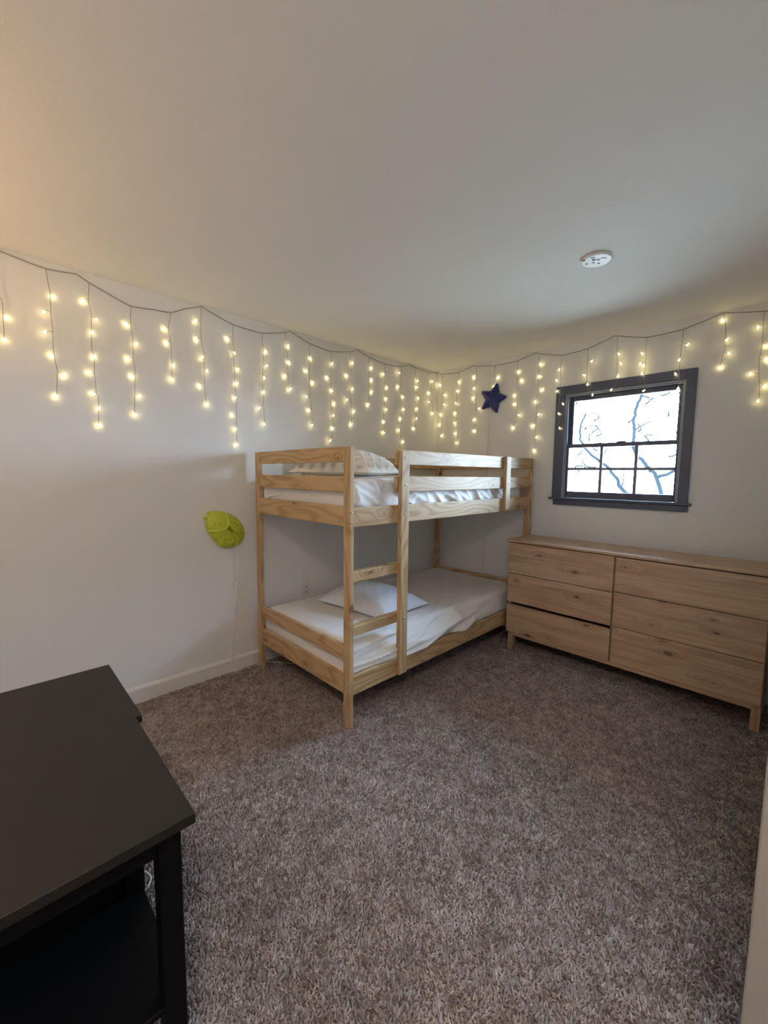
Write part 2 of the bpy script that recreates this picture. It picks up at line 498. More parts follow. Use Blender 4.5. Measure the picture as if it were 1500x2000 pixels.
# ------------------------------------------------------------------ tree outside
tree = empty('bare_tree', (0.7, 4.2, -3.0), 'bare branched tree seen outside through the dark framed window', 'tree')
def limb(name, pts, r0, r1):
    P = smooth_path(pts, 5)
    P = [p + Vector((random.uniform(-1, 1), random.uniform(-1, 1), random.uniform(-1, 1))) * 0.012 for p in P]
    n = len(P)
    return tube(name, P, [r0 + (r1 - r0) * i / (n - 1) for i in range(n)], M['bark'], tree, 7)
tr = limb('trunk', [(1.6, 4.4, -3.0), (1.5, 4.4, -1.0), (1.3, 4.2, 0.6), (1.1, 4.1, 1.4), (1.0, 4.0, 1.56), (0.89, 4.0, 1.71), (0.81, 4.0, 1.8), (0.78, 4.0, 1.95), (0.77, 4.0, 2.2), (0.77, 4.0, 2.4), (0.82, 4.0, 2.63), (0.88, 4.0, 2.9), (1.0, 4.1, 3.6)], 0.034, 0.022)
limb('branch', [(1.45, 4.4, -0.6), (1.0, 4.2, 0.7), (0.64, 4.0, 1.23), (0.58, 4.0, 1.35), (0.45, 4.0, 1.54), (0.26, 4.0, 1.70), (0.07, 4.0, 1.86), (-0.02, 4.0, 2.0), (-0.06, 4.0, 2.2), (-0.03, 4.0, 2.36), (0.02, 4.0, 2.5)], 0.034, 0.016)
limb('branch', [(1.1, 4.1, 1.4), (1.5, 4.2, 1.60), (1.9, 4.2, 1.62), (2.3, 4.3, 1.75)], 0.03, 0.006)
limb('branch', [(0.45, 4.0, 1.54), (0.30, 4.0, 1.56), (0.0, 4.1, 1.6), (-0.4, 4.1, 1.62)], 0.016, 0.005)
limb('branch', [(0.64, 4.0, 1.23), (0.66, 4.0, 1.45), (0.64, 4.0, 1.75)], 0.014, 0.004)
limb('branch', [(0.77, 4.0, 2.15), (0.95, 4.0, 2.26), (1.12, 4.0, 2.32)], 0.018, 0.004)
for k in range(22):
    x = random.uniform(-0.5, 1.6); z = random.uniform(1.5, 2.7)
    limb('twig', [(x, 4.3, z), (x + random.uniform(-.12, .12), 4.3, z + random.uniform(.03, .12)), (x + random.uniform(-.2, .2), 4.3, z + random.uniform(.08, .2))], 0.016, 0.008)

# ground outside, one storey down
V, F = lathe_geo([(160.0, 0.0), (160.0, -0.2)], (0, 0, 0), 48)
gr = mk('ground', [v + Vector((1.7, 162.0, -3.1)) for v in V], F, M['ground']); struct(fix_normals(gr))

# ------------------------------------------------------------------ bunk bed
pb = M['pine_bed']
BX0, BX1, BY0, BY1, BH = 0.049, 1.109, -2.091, -0.041, 1.572
bed = empty('bunk_bed', ((BX0 + BX1) / 2, (BY0 + BY1) / 2, 0), 'natural pine twin bunk bed with ladder standing in the corner of the room', 'bunk bed')
PT, PW = 0.028, 0.057
def W(name, lo, hi, par=bed, bev=0.004):
    return box(name, lo, hi, pb, par, bev, 2, True)
posts = {}
for nm, x0, x1 in (('l', BX0, BX0 + PW), ('r', BX1 - PW, BX1)):
    for e, y0, y1 in (('n', BY0, BY0 + PT), ('f', BY1 - PT, BY1)):
        posts[nm + e] = W('post', (x0, y0, 0), (x1, y1, BH))
def bolt(p, axis, r=0.006, par=None):
    d = 0.003
    x, y, z = p
    if axis == 'x': pts = [(x - 0.004, y, z), (x + d * 0.6, y, z), (x + d, y, z)]
    else: pts = [(x, y + 0.004, z), (x, y - d * 0.6, z), (x, y - d, z)]
    o = tube('bolt', pts, [r, r, r * 0.6], M['steel'], par or bed, 10)
    return o
# end boards (near and far ends)
for y0, y1 in ((BY0 + 0.003, BY0 + 0.025), (BY1 - 0.025, BY1 - 0.003)):
    xa, xb = BX0 + PW, BX1 - PW
    for z0, z1 in ((1.489, 1.572), (1.327, 1.414), (1.141, 1.252), (0.385, 0.471), (0.190, 0.305)):
        W('end_board', (xa - 0.001, y0, z0), (xb + 0.001, y1, z1))
# side rails
ya, yb = BY0 + PT, BY1 - PT
for x0, x1 in ((BX1 - 0.028, BX1 - 0.004), (BX0 + 0.004, BX0 + 0.028)):
    W('side_rail', (x0, ya, 1.139), (x1, yb, 1.245))
    W('side_rail', (x0, ya, 0.190), (x1, yb, 0.300))
# guard rails: from the ladder to the far post
for x0, x1 in ((BX1 - 0.028, BX1 - 0.004), (BX0 + 0.004, BX0 + 0.026)):
    W('guard_rail', (x0, -1.732, 1.483), (x1, yb, 1.572))
    W('guard_rail', (x0, -1.732, 1.322), (x1, yb, 1.413))
# ladder post, short upright, rungs
lad = W('ladder_post', (BX1 - 0.004, -1.722, 0.203), (BX1 + 0.026, -1.655, 1.566))
W('upright', (BX1 - 0.004, -0.532, 1.155), (BX1 + 0.026, -0.465, 1.572))
W('upright', (BX0 + 0.026, -1.722, 1.16), (BX0 + 0.05, -1.655, 1.572))
W('rung', (BX1 - 0.050, ya, 0.833), (BX1 - 0.006, -1.668, 0.893))
W('rung', (BX1 - 0.050, ya, 0.527), (BX1 - 0.006, -1.668, 0.585))
for z in (1.525, 1.365, 1.192, 0.862, 0.555, 0.245):
    bolt((BX1 + 0.026, -1.69, z), 'x')
for z in (1.53, 1.365, 1.20):
    bolt((BX1 + 0.026, -0.497, z), 'x')
for z in (1.22, 1.165, 0.275, 0.215):
    bolt((BX1, BY0 + 0.013, z), 'x', 0.005)
    bolt((BX1 - 0.018, BY0, z - 0.003), 'y', 0.0045)
for z in (1.53, 1.37, 0.86, 0.43):
    bolt((BX1 - 0.018, BY0, z), 'y', 0.004)
for z in (1.22, 1.165):
    bolt((BX1 - 0.10, BY0 + 0.003, z), 'y', 0.004)
# slats carrying the mattresses
for k in range(12):
    y = BY0 + 0.12 + k * (BY1 - BY0 - 0.24) / 11
    for z in (1.150, 0.202):
        box('slat', (BX0 + 0.029, y - 0.034, z), (BX1 - 0.029, y + 0.034, z + 0.018), pb, bed, 0.002, 1, True)

# ------------------------------------------------------------------ mattresses
def sstep(a, b, x):
    t = max(0.0, min(1.0, (x - a) / (b - a))); return t * t * (3 - 2 * t)

def loft(name, stations, mat, label, cat, wr=None):
    V, F = [], []
    n = len(stations[0])
    for s in stations: V += s
    for i in range(len(stations) - 1):
        for k in range(n):
            a = i * n + k; b = i * n + (k + 1) % n
            F.append([a, b, b + n, a + n])
    F.append(list(range(n))[::-1]); F.append([(len(stations) - 1) * n + k for k in range(n)])
    o = mk(name, V, F, mat, None, smooth=True, origin=(0.58, -1.07, stations[0][0][2]))
    fix_normals(o)
    return tag(o, label, cat)

def resample(P, n):
    L = [0.0]
    for a, b in zip(P[:-1], P[1:]): L.append(L[-1] + math.hypot(b[0] - a[0], b[1] - a[1]))
    out = []
    j = 0
    for i in range(n):
        s = L[-1] * i / (n - 1)
        while j < len(L) - 2 and L[j + 1] < s: j += 1
        t = (s - L[j]) / max(L[j + 1] - L[j], 1e-9)
        out.append((P[j][0] + (P[j + 1][0] - P[j][0]) * t, P[j][1] + (P[j + 1][1] - P[j][1]) * t))
    return out

def rnd(cx_, cz_, r, a0, a1, n=6):
    return [(cx_ + r * math.cos(a0 + (a1 - a0) * i / n), cz_ + r * math.sin(a0 + (a1 - a0) * i / n)) for i in range(n + 1)]

def lower_mattress():
    st = []
    y0, y1 = BY0 + 0.032, BY1 - 0.034
    NY = 200
    for i in range(NY + 1):
        t = i / NY
        y = y0 + (y1 - y0) * t
        e = min(1.0, min(t, 1 - t) * (y1 - y0) / 0.06)           # rounded head and foot ends
        er = 1 - math.sqrt(max(0.0, 1 - (1 - e) ** 2))
        g = sstep(-2.03, -1.72, y) * (1 - sstep(-1.20, -0.62, y))
        top = 0.458 - 0.05 * er
        xo = 1.070 + 0.052 * g - 0.02 * er
        zb = 0.292 + 0.014 * g + 0.008 * math.sin(y * 9) * g
        xi = 0.088 + 0.02 * er
        r = 0.055
        P = [(xi, 0.222)] + rnd(xi + r, top - r, r, math.pi, math.pi / 2)
        P += rnd(1.062 - r, top - r, r, math.pi / 2, 0.45)
        P += [(xo - 0.006, 0.36), (xo, 0.33), (xo - 0.002, zb), (xo - 0.010, zb - 0.004 + 0.004), (1.063, zb + 0.012), (1.063, 0.222)]
        R = resample(P, 170)
        row = []
        for k, (x, z) in enumerate(R):
            p = Vector((x, y, z))
            side = sstep(0.93, 1.06, x) * sstep(0.25, 0.30, z)
            w = side * (0.35 + 0.65 * sstep(-2.0, -1.7, y)) * (1 - sstep(-0.9, -0.5, y))
            f1 = noise.noise(Vector((y * 2.2 + 0.35 * z * 10, z * 26 - y * 3.2, 1.3)))
            f2 = noise.noise(Vector((y * 5.0, z * 60 - y * 5, 7.7)))
            rg = (1 - abs(noise.noise(Vector((y * 1.6 + z * 4, z * 17 - y * 2.6, 21.0))))) ** 5
            dx = (0.026 * f1 + 0.008 * f2 + 0.024 * (rg - 0.25)) * w
            dz = (0.016 * noise.noise(Vector((x * 9, y * 3.0 + x * 4, 4.2))) + 0.012 * (rg - 0.25)) * w
            tw = sstep(0.40, 0.45, z)
            dz += tw * (0.004 * noise.noise(Vector((x * 3, y * 3, 0))) + 0.008 * (1 - abs(noise.noise(Vector((x * 5 + y * 3, y * 1.5, 9.0))))) ** 8 * sstep(0.5, 0.9, x))
            row.append(p + Vector((dx, 0, dz)))
        st.append(row)
    return loft('mattress', st, M['sheet'], 'mattress under a loose white sheet on the lower bunk', 'mattress')
lower_mattress()

def upper_mattress():
    st = []
    y0, y1 = BY0 + 0.034, -0.150
    NY = 200
    for i in range(NY + 1):
        t = i / NY
        y = y0 + (y1 - y0) * t
        e = min(1.0, min(t, 1 - t) * (y1 - y0) / 0.05)
        er = 1 - math.sqrt(max(0.0, 1 - (1 - e) ** 2))
        top = 1.402 - 0.05 * er + 0.008 * sstep(-1.7, -1.2, y)
        xo = 1.074 - 0.02 * er; xi = 0.090 + 0.02 * er; r = 0.045
        P = [(xi, 1.172)] + rnd(xi + r, top - r, r, math.pi, math.pi / 2) + rnd(xo - r, top - r, r, math.pi / 2, 0)
        P += [(xo - 0.002, 1.255), (xo - 0.012, 1.172)]
        R = resample(P, 150)
        row = []
        for (x, z) in R:
            p = Vector((x, y, z))
            end = 1 - sstep(0.0, 0.08, y - y0)
            sd = sstep(0.97, 1.06, x) * sstep(1.16, 1.2, z)
            f = noise.noise(Vector((y * 9 + z * 12, z * 5 - y * 4, 2.0)))
            f2 = noise.noise(Vector((y * 26 - z * 16, z * 9, 5.0)))
            fe = noise.noise(Vector((x * 8 - z * 22, z * 6, 3.0)))
            rg = (1 - abs(noise.noise(Vector((y * 7 + z * 9, z * 3, 12.0))))) ** 6
            p.x += sd * (0.012 * f + 0.005 * f2 + 0.018 * rg - 0.012)
            rge = (1 - abs(noise.noise(Vector((x * 4.5 - z * 9, z * 3 + x, 31.0))))) ** 4
            p.y += end * sstep(1.16, 1.2, z) * (0.014 * fe + 0.026 * (0.75 - rge))
            p.z += sstep(1.36, 1.40, z) * (0.007 * noise.noise(Vector((x * 4, y * 5, 0.5))) + 0.004 * noise.noise(Vector((x * 9, y * 11, 2.5))))
            row.append(p)
        st.append(row)
    r0 = st[0]; n0 = len(r0)
    cen = sum((q for q in r0), Vector()) / n0
    caps = []
    for f in (0.97, 0.93, 0.88, 0.82, 0.75, 0.67, 0.58, 0.48, 0.36, 0.2):
        ring = []
        for k, q in enumerate(r0):
            x = cen.x + (q.x - cen.x) * (0.75 + 0.25 * f) * (1 if f > 0.5 else f / 0.5)
            z = cen.z + (q.z - cen.z) * f
            rg = (1 - abs(noise.noise(Vector((x * 5 - z * 10, z * 4 + x * 1.5, 41.0))))) ** 5
            fe = noise.noise(Vector((x * 10 - z * 20, z * 8, 43.0)))
            edge = min(1.0, (1 - f) * 5)
            ring.append(Vector((x, y0 + edge * (0.016 - 0.020 * rg + 0.006 * fe), z)))
        caps.append(ring)
    st = caps[::-1] + st
    return loft('mattress', st, M['sheet'], 'mattress under a crumpled white sheet on the upper bunk', 'mattress')
upper_mattress()

# ------------------------------------------------------------------ pillows
def pillow(name, c, L, D, T, rot, mat, label, seed, tuft=False, tilt=0.0, nu=110, nv=80, sag=0.22):
    V, F, TU = [], [], []
    rm = Matrix.Rotation(rot, 3, 'Z') @ Matrix.Rotation(tilt, 3, 'X')
    def pt(u, v, s):
        x = u * L / 2 * (1 - 0.07 * (1 - abs(v) ** 2.0) * abs(u) ** 3 * 0 - 0.06 * (1 - v * v) * abs(u) ** 4)
        y = v * D / 2 * (1 - 0.08 * (1 - u * u) * abs(v) ** 4)
        h = (max(0.0, 1 - abs(u) ** 2.4) ** 0.62) * (max(0.0, 1 - abs(v) ** 2.4) ** 0.62)
        z = h * T * (1.0 if s > 0 else -sag)
        q = Vector((x * 7 + seed, y * 7, s * 3.0))
        rim = sstep(0.0, 0.5, h)
        wz = 0.010 * noise.noise(q) + 0.006 * noise.noise(q * 2.7)
        # creases running in from the corners
        ang = math.atan2(y, x)
        wz += 0.006 * (1 - abs(noise.noise(Vector((ang * 6 + seed, h * 1.5, s))))) ** 5 * (1 - rim) * min(1, h * 6)
        if tuft and s > 0:
            a = noise.noise(Vector((x * 6, y * 6, 3.3))) * 0.9
            l1 = abs(math.sin((x * 1.0 + y * 0.9) * 36 + a)); l2 = abs(math.sin((x * 1.0 - y * 0.9) * 36 + a * 1.3))
            rr_ = max((1 - l1) ** 1.6, (1 - l2) ** 1.6)
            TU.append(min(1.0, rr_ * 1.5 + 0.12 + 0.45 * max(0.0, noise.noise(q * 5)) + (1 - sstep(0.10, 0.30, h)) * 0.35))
            wz += 0.028 * rr_ * sstep(0.05, 0.35, h) - 0.004
            wz += 0.004 * noise.noise(q * 9)
        z += wz * min(1.0, h * 4) * (1 if s > 0 else 0.3)
        return rm @ Vector((x, y, z)) + Vector(c)
    idx = {}
    for s in (1, -1):
        for i in range(nu + 1):
            for j in range(nv + 1):
                rimv = i in (0, nu) or j in (0, nv)
                if s < 0 and rimv:
                    idx[(s, i, j)] = idx[(1, i, j)]; continue
                u = math.sin((i / nu - 0.5) * math.pi); v = math.sin((j / nv - 0.5) * math.pi)
                idx[(s, i, j)] = len(V); V.append(pt(u, v, s))
    for s in (1, -1):
        for i in range(nu):
            for j in range(nv):
                f = [idx[(s, i, j)], idx[(s, i + 1, j)], idx[(s, i + 1, j + 1)], idx[(s, i, j + 1)]]
                F.append(f if s > 0 else f[::-1])
    zmin = min(p.z for p in V)
    o = mk(name, V, F, mat, None, smooth=True, origin=(c[0], c[1], zmin))
    if tuft:
        at = o.data.attributes.new('tuft', 'FLOAT', 'POINT')
        at.data.foreach_set('value', TU + [0.45] * (len(V) - len(TU)))
    return tag(o, label, 'pillow'), zmin
pillow('pillow', (0.685, -1.775, 1.436), 0.60, 0.44, 0.125, 0.30, M['pillow_cream'], 'cream pillow with a raised criss-cross tufted pattern on the upper bunk', 3.1, True)
pillow('pillow', (0.600, -1.46, 0.486), 0.68, 0.50, 0.125, 0.10, M['pillow_blue'], 'plain pale blue-grey pillow lying on the lower bunk', 8.4)

# ------------------------------------------------------------------ dresser
pd = M['pine_dresser']
DX, DY = 1.1406, -0.4762
dr = empty('dresser', (DX + 0.777, DY + 0.2, 0), 'long low pine dresser with six handleless drawers under the window', 'dresser')
def D(name, lo, hi, par=dr, bev=0.003):
    return box(name, (DX + lo[0], DY + lo[1], lo[2]), (DX + hi[0], DY + hi[1], hi[2]), pd, par, bev, 2, True)
D('top', (-0.014, 0.0, 0.898), (1.570, 0.392, 0.917))
D('side_panel', (0.004, 0.030, 0.155), (0.024, 0.385, 0.898))
D('side_panel', (1.535, 0.030, 0.155), (1.555, 0.385, 0.898))
D('divider', (0.770, 0.030, 0.155), (0.794, 0.385, 0.898))
D('bottom_rail', (0.04, 0.020, 0.132), (1.52, 0.045, 0.160))
D('top_rail', (0.024, 0.045, 0.868), (1.535, 0.065, 0.898))
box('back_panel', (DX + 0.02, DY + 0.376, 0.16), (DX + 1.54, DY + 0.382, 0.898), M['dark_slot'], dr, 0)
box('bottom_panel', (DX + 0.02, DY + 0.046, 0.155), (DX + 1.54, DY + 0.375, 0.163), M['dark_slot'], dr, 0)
for x0, x1 in ((0.010, 0.056), (1.514, 1.558)):
    for y0, y1 in ((0.030, 0.072), (0.340, 0.382)):
        D('leg', (x0, y0, 0.0), (x1, y1, 0.158))
D('mid_leg_stub', (0.838, 0.10, 0.098), (0.868, 0.13, 0.158))  # middle leg cut short where its lower part is lost in shade
for x0, x1, rows in ((0.003, 0.777, ((0.648, 0.891), (0.412, 0.6435), (0.158, 0.390))),
                     (0.788, 1.554, ((0.654, 0.889), (0.416, 0.6495), (0.164, 0.4115)))):
    for z0, z1 in rows:
        d = bpy.data.objects.new('drawer', None); d.parent = dr
        d.location = Vector((DX + (x0 + x1) / 2, DY, z0)) - dr.location; col.objects.link(d)
        D('drawer_front', (x0, 0.008, z0), (x1, 0.028, z1), d, 0.0025)
        D('drawer_box', (x0 + 0.03, 0.0285, z0 + 0.02), (x1 - 0.03, 0.36, z1 - 0.045), d, 0.001)

# ------------------------------------------------------------------ side tables (black)
def side_table(x0, x1, y0, y1, h, label):
    t = empty('side_table', ((x0 + x1) / 2, (y0 + y1) / 2, 0), label, 'side table', 'black side tables')
    box('tabletop', (x0, y0, h - 0.022), (x1, y1, h), M['black_top'], t, 0.0006, 1)
    ix0, ix1, iy0, iy1 = x0 + 0.075, x1 - 0.027, y0 + 0.022, y1 - 0.022
    for lx in (ix0, ix1 - 0.045):
        for ly in (iy0, iy1 - 0.045):
            box('leg', (lx, ly, 0), (lx + 0.045, ly + 0.045, h - 0.022), M['black'], t, 0.002)
    box('apron', (ix1 - 0.026, iy0 + 0.045, h - 0.082), (ix1 - 0.006, iy1 - 0.045, h - 0.022), M['black'], t, 0.001)
    box('apron', (ix0 + 0.045, iy1 - 0.030, h - 0.050), (ix1 - 0.045, iy1 - 0.010, h - 0.022), M['black'], t, 0.001)
    box('apron', (ix0 + 0.045, iy0 + 0.010, h - 0.082), (ix1 - 0.045, iy0 + 0.030, h - 0.022), M['black'], t, 0.001)
    box('back_panel', (ix0 + 0.012, iy0 + 0.045, 0.24), (ix0 + 0.03, iy1 - 0.004, h - 0.022), M['black'], t, 0.001)
    box('shelf', (ix0 + 0.002, iy0 + 0.004, 0.245), (ix1 - 0.004, iy1 - 0.004, 0.263), M['black'], t, 0.002)
    return t
TY = -3.196
side_table(1.457, 1.937, -3.72, TY, 0.700, 'black wooden side table with a low shelf, nearest the camera')
side_table(1.005, 1.4569, -3.72, -3.180, 0.700, 'black wooden side table half hidden behind the nearer one')

# white cable loop on the carpet under the near table
lp = [(1.215, -3.175, 0.006), (1.25, -3.147, 0.006), (1.285, -3.137, 0.006), (1.308, -3.147, 0.006), (1.323, -3.163, 0.006), (1.32, -3.20, 0.006), (1.28, -3.24, 0.006), (1.20, -3.26, 0.006)]
tag(tube('cable', smooth_path(lp, 6), 0.0035, M['cord_white'], None, 8, origin=(1.27, -3.2, 0)), 'loop of white cable lying on the carpet under the black tables', 'cable')

# ------------------------------------------------------------------ wall lamps
def outline_R(poly, c):
    pa = sorted([(math.atan2(z - c[1], y - c[0]), math.hypot(y - c[0], z - c[1])) for y, z in poly])
    def R(t):
        t = math.atan2(math.sin(t), math.cos(t))
        for i in range(len(pa)):
            a0, r0 = pa[i]; a1, r1 = pa[(i + 1) % len(pa)]
            if i == len(pa) - 1: a1 += 2 * math.pi
            tt = t if t >= a0 else t + 2 * math.pi
            if a0 <= tt <= a1:
                f = (tt - a0) / max(a1 - a0, 1e-6); f = f * f * (3 - 2 * f) * 0.5 + f * 0.5
                return r0 + (r1 - r0) * f
        return pa[0][1]
    return R
bug_poly = [(-2.430, 1.120), (-2.416, 1.150), (-2.385, 1.166), (-2.348, 1.166), (-2.298, 1.152), (-2.246, 1.127), (-2.194, 1.081), (-2.170, 1.033), (-2.168, 0.981), (-2.183, 0.943), (-2.222, 0.916), (-2.262, 0.905), (-2.304, 0.905), (-2.342, 0.918), (-2.372, 0.957), (-2.402, 0.997), (-2.424, 1.040), (-2.434, 1.085)]
bc = (-2.300, 1.035)
bR = outline_R(bug_poly, bc)
def dseg(p, path):
    best = 9
    for a, b in zip(path[:-1], path[1:]):
        ax, ay = b[0] - a[0], b[1] - a[1]
        t = max(0, min(1, ((p[0] - a[0]) * ax + (p[1] - a[1]) * ay) / (ax * ax + ay * ay)))
        best = min(best, math.hypot(p[0] - a[0] - ax * t, p[1] - a[1] - ay * t))
    return best
ridge_a = [(-2.306, 1.150), (-2.300, 1.104), (-2.303, 1.069), (-2.328, 1.049), (-2.372, 1.039), (-2.424, 1.036)]
groove_a = [(-2.302, 1.056), (-2.277, 1.026), (-2.232, 1.002), (-2.175, 0.995)]
groove_b = [(-2.302, 1.056), (-2.264, 1.012), (-2.242, 0.964), (-2.250, 0.905)]
rs = random.Random(5)
spots = [(-2.35, 0.99), (-2.33, 0.985), (-2.30, 0.995), (-2.285, 0.97), (-2.30, 0.945), (-2.275, 0.935), (-2.325, 0.965), (-2.27, 1.105), (-2.25, 1.095), (-2.235, 1.075), (-2.255, 1.065), (-2.215, 1.055), (-2.205, 1.03), (-2.23, 1.045), (-2.265, 0.955), (-2.31, 0.925), (-2.36, 1.085), (-2.395, 1.085)]
def bug_h(y, z):
    r = math.hypot(y - bc[0], z - bc[1]); rho = r / bR(math.atan2(z - bc[1], y - bc[0]))
    h = 0.062 * math.sqrt(max(0.0, 1 - min(1, rho) ** 2.6)) + 0.012
    for g in (groove_a, groove_b):
        h -= 0.016 * math.exp(-(dseg((y, z), g) / 0.0075) ** 2) * (1 if rho < 0.97 else 0)
    for i, s in enumerate(spots):
        d2 = (y - s[0]) ** 2 + (z - s[1]) ** 2
        h += (0.009 if i % 3 else -0.008) * math.exp(-d2 / (0.0062 ** 2)) * (1 if rho < 0.93 else 0)
    return h
bug = empty('wall_lamp', (0, bc[0], bc[1]), 'lime green beetle-shaped wall lamp hung left of the bunk bed', 'wall lamp')
def polar_dome(name, c, R, hf, mat, par, axis, nr=44, na=128):
    V, F = [], []
    def P(y, z, h): return (h, y, z) if axis == 'x' else (y, -h, z)
    V.append(P(c[0], c[1], hf(c[0], c[1])))
    for i in range(1, nr + 1):
        rho = math.sin(i / nr * math.pi / 2)
        for k in range(na):
            t = 2 * math.pi * k / na
            rr = R(t) * rho
            y, z = c[0] + rr * math.cos(t), c[1] + rr * math.sin(t)
            V.append(P(y, z, hf(y, z)))
    for k in range(na):                       # rim back to the wall
        t = 2 * math.pi * k / na; rr = R(t) * 0.97
        V.append(P(c[0] + rr * math.cos(t), c[1] + rr * math.sin(t), 0.001))
    for k in range(na): F.append([0, 1 + k, 1 + (k + 1) % na])
    for i in range(nr):
        for k in range(na):
            a = 1 + i * na + k; b = 1 + i * na + (k + 1) % na
            F.append([a, a + na, b + na, b])
    F.append([1 + nr * na + k for k in range(na)])
    return fix_normals(mk(name, V, F, mat, par, smooth=True))
polar_dome('shade', bc, bR, bug_h, M['bug_green'], bug, 'x', 70, 200)
rp_ = [(bug_h(p[0], p[1]) + 0.001, p[0], p[1]) for p in [(v.x, v.y) for v in smooth_path([(a, b, 0) for a, b in ridge_a], 6)]]
tube('ridge', rp_, 0.0075, M['bug_ridge'], bug, 8)
for (ya_, za_) in ((-2.441, 1.128), (-2.418, 1.160)):
    pts = [(0.012, ya_ + 0.030, za_ - 0.022), (0.022, ya_ + 0.012, za_ - 0.008), (0.026, ya_, za_)]
    V, F = tube_geo(pts, [0.005, 0.005, 0.006], 8)
    o = mk('antenna', V, F, M['bug_green'], bug, True)
    bm = bmesh.new(); bmesh.ops.create_icosphere(bm, subdivisions=2, radius=0.0115, matrix=Matrix.Translation((0.026, ya_, za_)))
    vs, fs = bm_out(bm); mk('antenna_tip', vs, fs, M['bug_ridge'], o, True)
cord = [(0.012, -2.243, 0.915), (0.008, -2.246, 0.85), (0.006, -2.252, 0.777), (0.006, -2.243, 0.68), (0.006, -2.233, 0.63), (0.006, -2.236, 0.508), (0.006, -2.250, 0.343), (0.010, -2.265, 0.231), (0.018, -2.276, 0.116), (0.019, -2.28, 0.06), (0.022, -2.26, 0.006), (0.028, -2.204, 0.005), (0.041, -2.16, 0.005), (0.036, -2.083, 0.005), (0.05, -2.0, 0.005), (0.14, -1.93, 0.005), (0.20, -1.88, 0.005), (0.12, -1.80, 0.005)]
tube('cord', smooth_path(cord, 6), 0.0030, M['cord_white'], bug, 6)
box('cord_switch', (0.003, -2.243, 0.612), (0.017, -2.223, 0.668), M['plastic_white'], bug, 0.005, 2)

star = empty('wall_lamp', (0.672, 0, 2.137), 'dark blue star-shaped wall lamp high on the window wall', 'wall lamp')
tips = [(0.716, 2.279), (0.530, 2.226), (0.545, 2.046), (0.718, 1.998), (0.824, 2.139)]
scx = (0.672, 2.137)
def star_poly():
    out = []
    ta = [(math.atan2(z - scx[1], x - scx[0]) % (2 * math.pi), math.hypot(x - scx[0], z - scx[1])) for x, z in tips]
    ta.sort()
    for i, (a, r) in enumerate(ta):
        a2 = ta[(i + 1) % 5][0] + (2 * math.pi if i == 4 else 0)
        out += [(a, r), ((a + a2) / 2, 0.078)]
    return out
sp_ = star_poly()
def sR(t):
    t = t % (2 * math.pi)
    for i in range(10):
        a0, r0 = sp_[i]; a1, r1 = sp_[(i + 1) % 10]
        if i == 9: a1 += 2 * math.pi
        tt = t if t >= sp_[0][0] else t + 2 * math.pi
        if a0 <= tt <= a1:
            p0 = (r0 * math.cos(a0), r0 * math.sin(a0)); p1 = (r1 * math.cos(a1), r1 * math.sin(a1))
            dx, dz = p1[0] - p0[0], p1[1] - p0[1]
            den = math.cos(tt) * dz - math.sin(tt) * dx
            r = (p0[0] * dz - p0[1] * dx) / den
            return min(r, 0.142)
    return 0.07
def star_h(x, z):
    r = math.hypot(x - scx[0], z - scx[1]); t = math.atan2(z - scx[1], x - scx[0])
    rho = min(1.0, r / sR(t))
    return 0.018 + 0.030 * math.sqrt(max(0, 1 - rho ** 2.2)) + 0.012 * max(0.0, 1 - r / 0.16) * (1 - rho ** 2)
polar_dome('shade', scx, sR, star_h, M['star_blue'], star, 'y', 26, 200)
tube('cord', smooth_path([(0.660, -0.012, 2.06), (0.648, -0.008, 2.02), (0.637, -0.006, 1.96), (0.637, -0.006, 1.80), (0.636, -0.006, 1.74), (0.623, -0.006, 1.64), (0.62, -0.006, 1.40), (0.63, -0.006, 0.9), (0.61, -0.010, 0.5)], 5), 0.0022, M['cord_white'], star, 6)
SLOTS = [(1.989, -1.308, 0.016, 0.004, 0.6), (2.026, -1.268, 0.022, 0.003, 0.75), (1.984, -1.284, 0.012, 0.009, 0.3), (2.003, -1.266, 0.016, 0.004, -0.6),
         (1.975, -1.256, 0.010, 0.006, 0.4), (1.990, -1.232, 0.009, 0.007, 0.5), (1.946, -1.266, 0.009, 0.006, 0.2), (1.948, -1.310, 0.010, 0.007, 0.6), (1.995, -1.278, 0.014, 0.0035, 0.2)]
WIRE=[(0.008, -3.406, 2.481), (0.008, -3.362, 2.476), (0.008, -3.19, 2.452), (0.008, -3.062, 2.469), (0.008, -3.009, 2.44), (0.008, -2.816, 2.373), (0.008, -2.696, 2.386), (0.008, -2.6, 2.395), (0.008, -2.521, 2.439), (0.008, -2.415, 2.483), (0.008, -2.222, 2.422), (0.008, -2.006, 2.414), (0.008, -1.814, 2.462), (0.008, -1.808, 2.464), (0.008, -1.771, 2.482), (0.008, -1.598, 2.433), (0.008, -1.396, 2.414), (0.008, -1.191, 2.452), (0.008, -1.107, 2.487), (0.008, -0.986, 2.455), (0.008, -0.78, 2.429), (0.008, -0.565, 2.444), (0.008, -0.445, 2.488), (0.008, -0.364, 2.469), (0.008, -0.138, 2.465), (0.008, -0.024, 2.482), (0.069, -0.008, 2.458), (0.267, -0.008, 2.445), (0.445, -0.008, 2.482), (0.476, -0.008, 2.469), (0.684, -0.008, 2.44), (0.903, -0.008, 2.44), (1.073, -0.008, 2.479), (1.103, -0.008, 2.462), (1.102, -0.008, 2.463), (1.3, -0.008, 2.412), (1.504, -0.008, 2.425), (1.694, -0.008, 2.479), (1.908, -0.008, 2.42), (2.12, -0.008, 2.426), (2.324, -0.008, 2.48), (2.524, -0.008, 2.438), (2.636, -0.008, 2.423)]
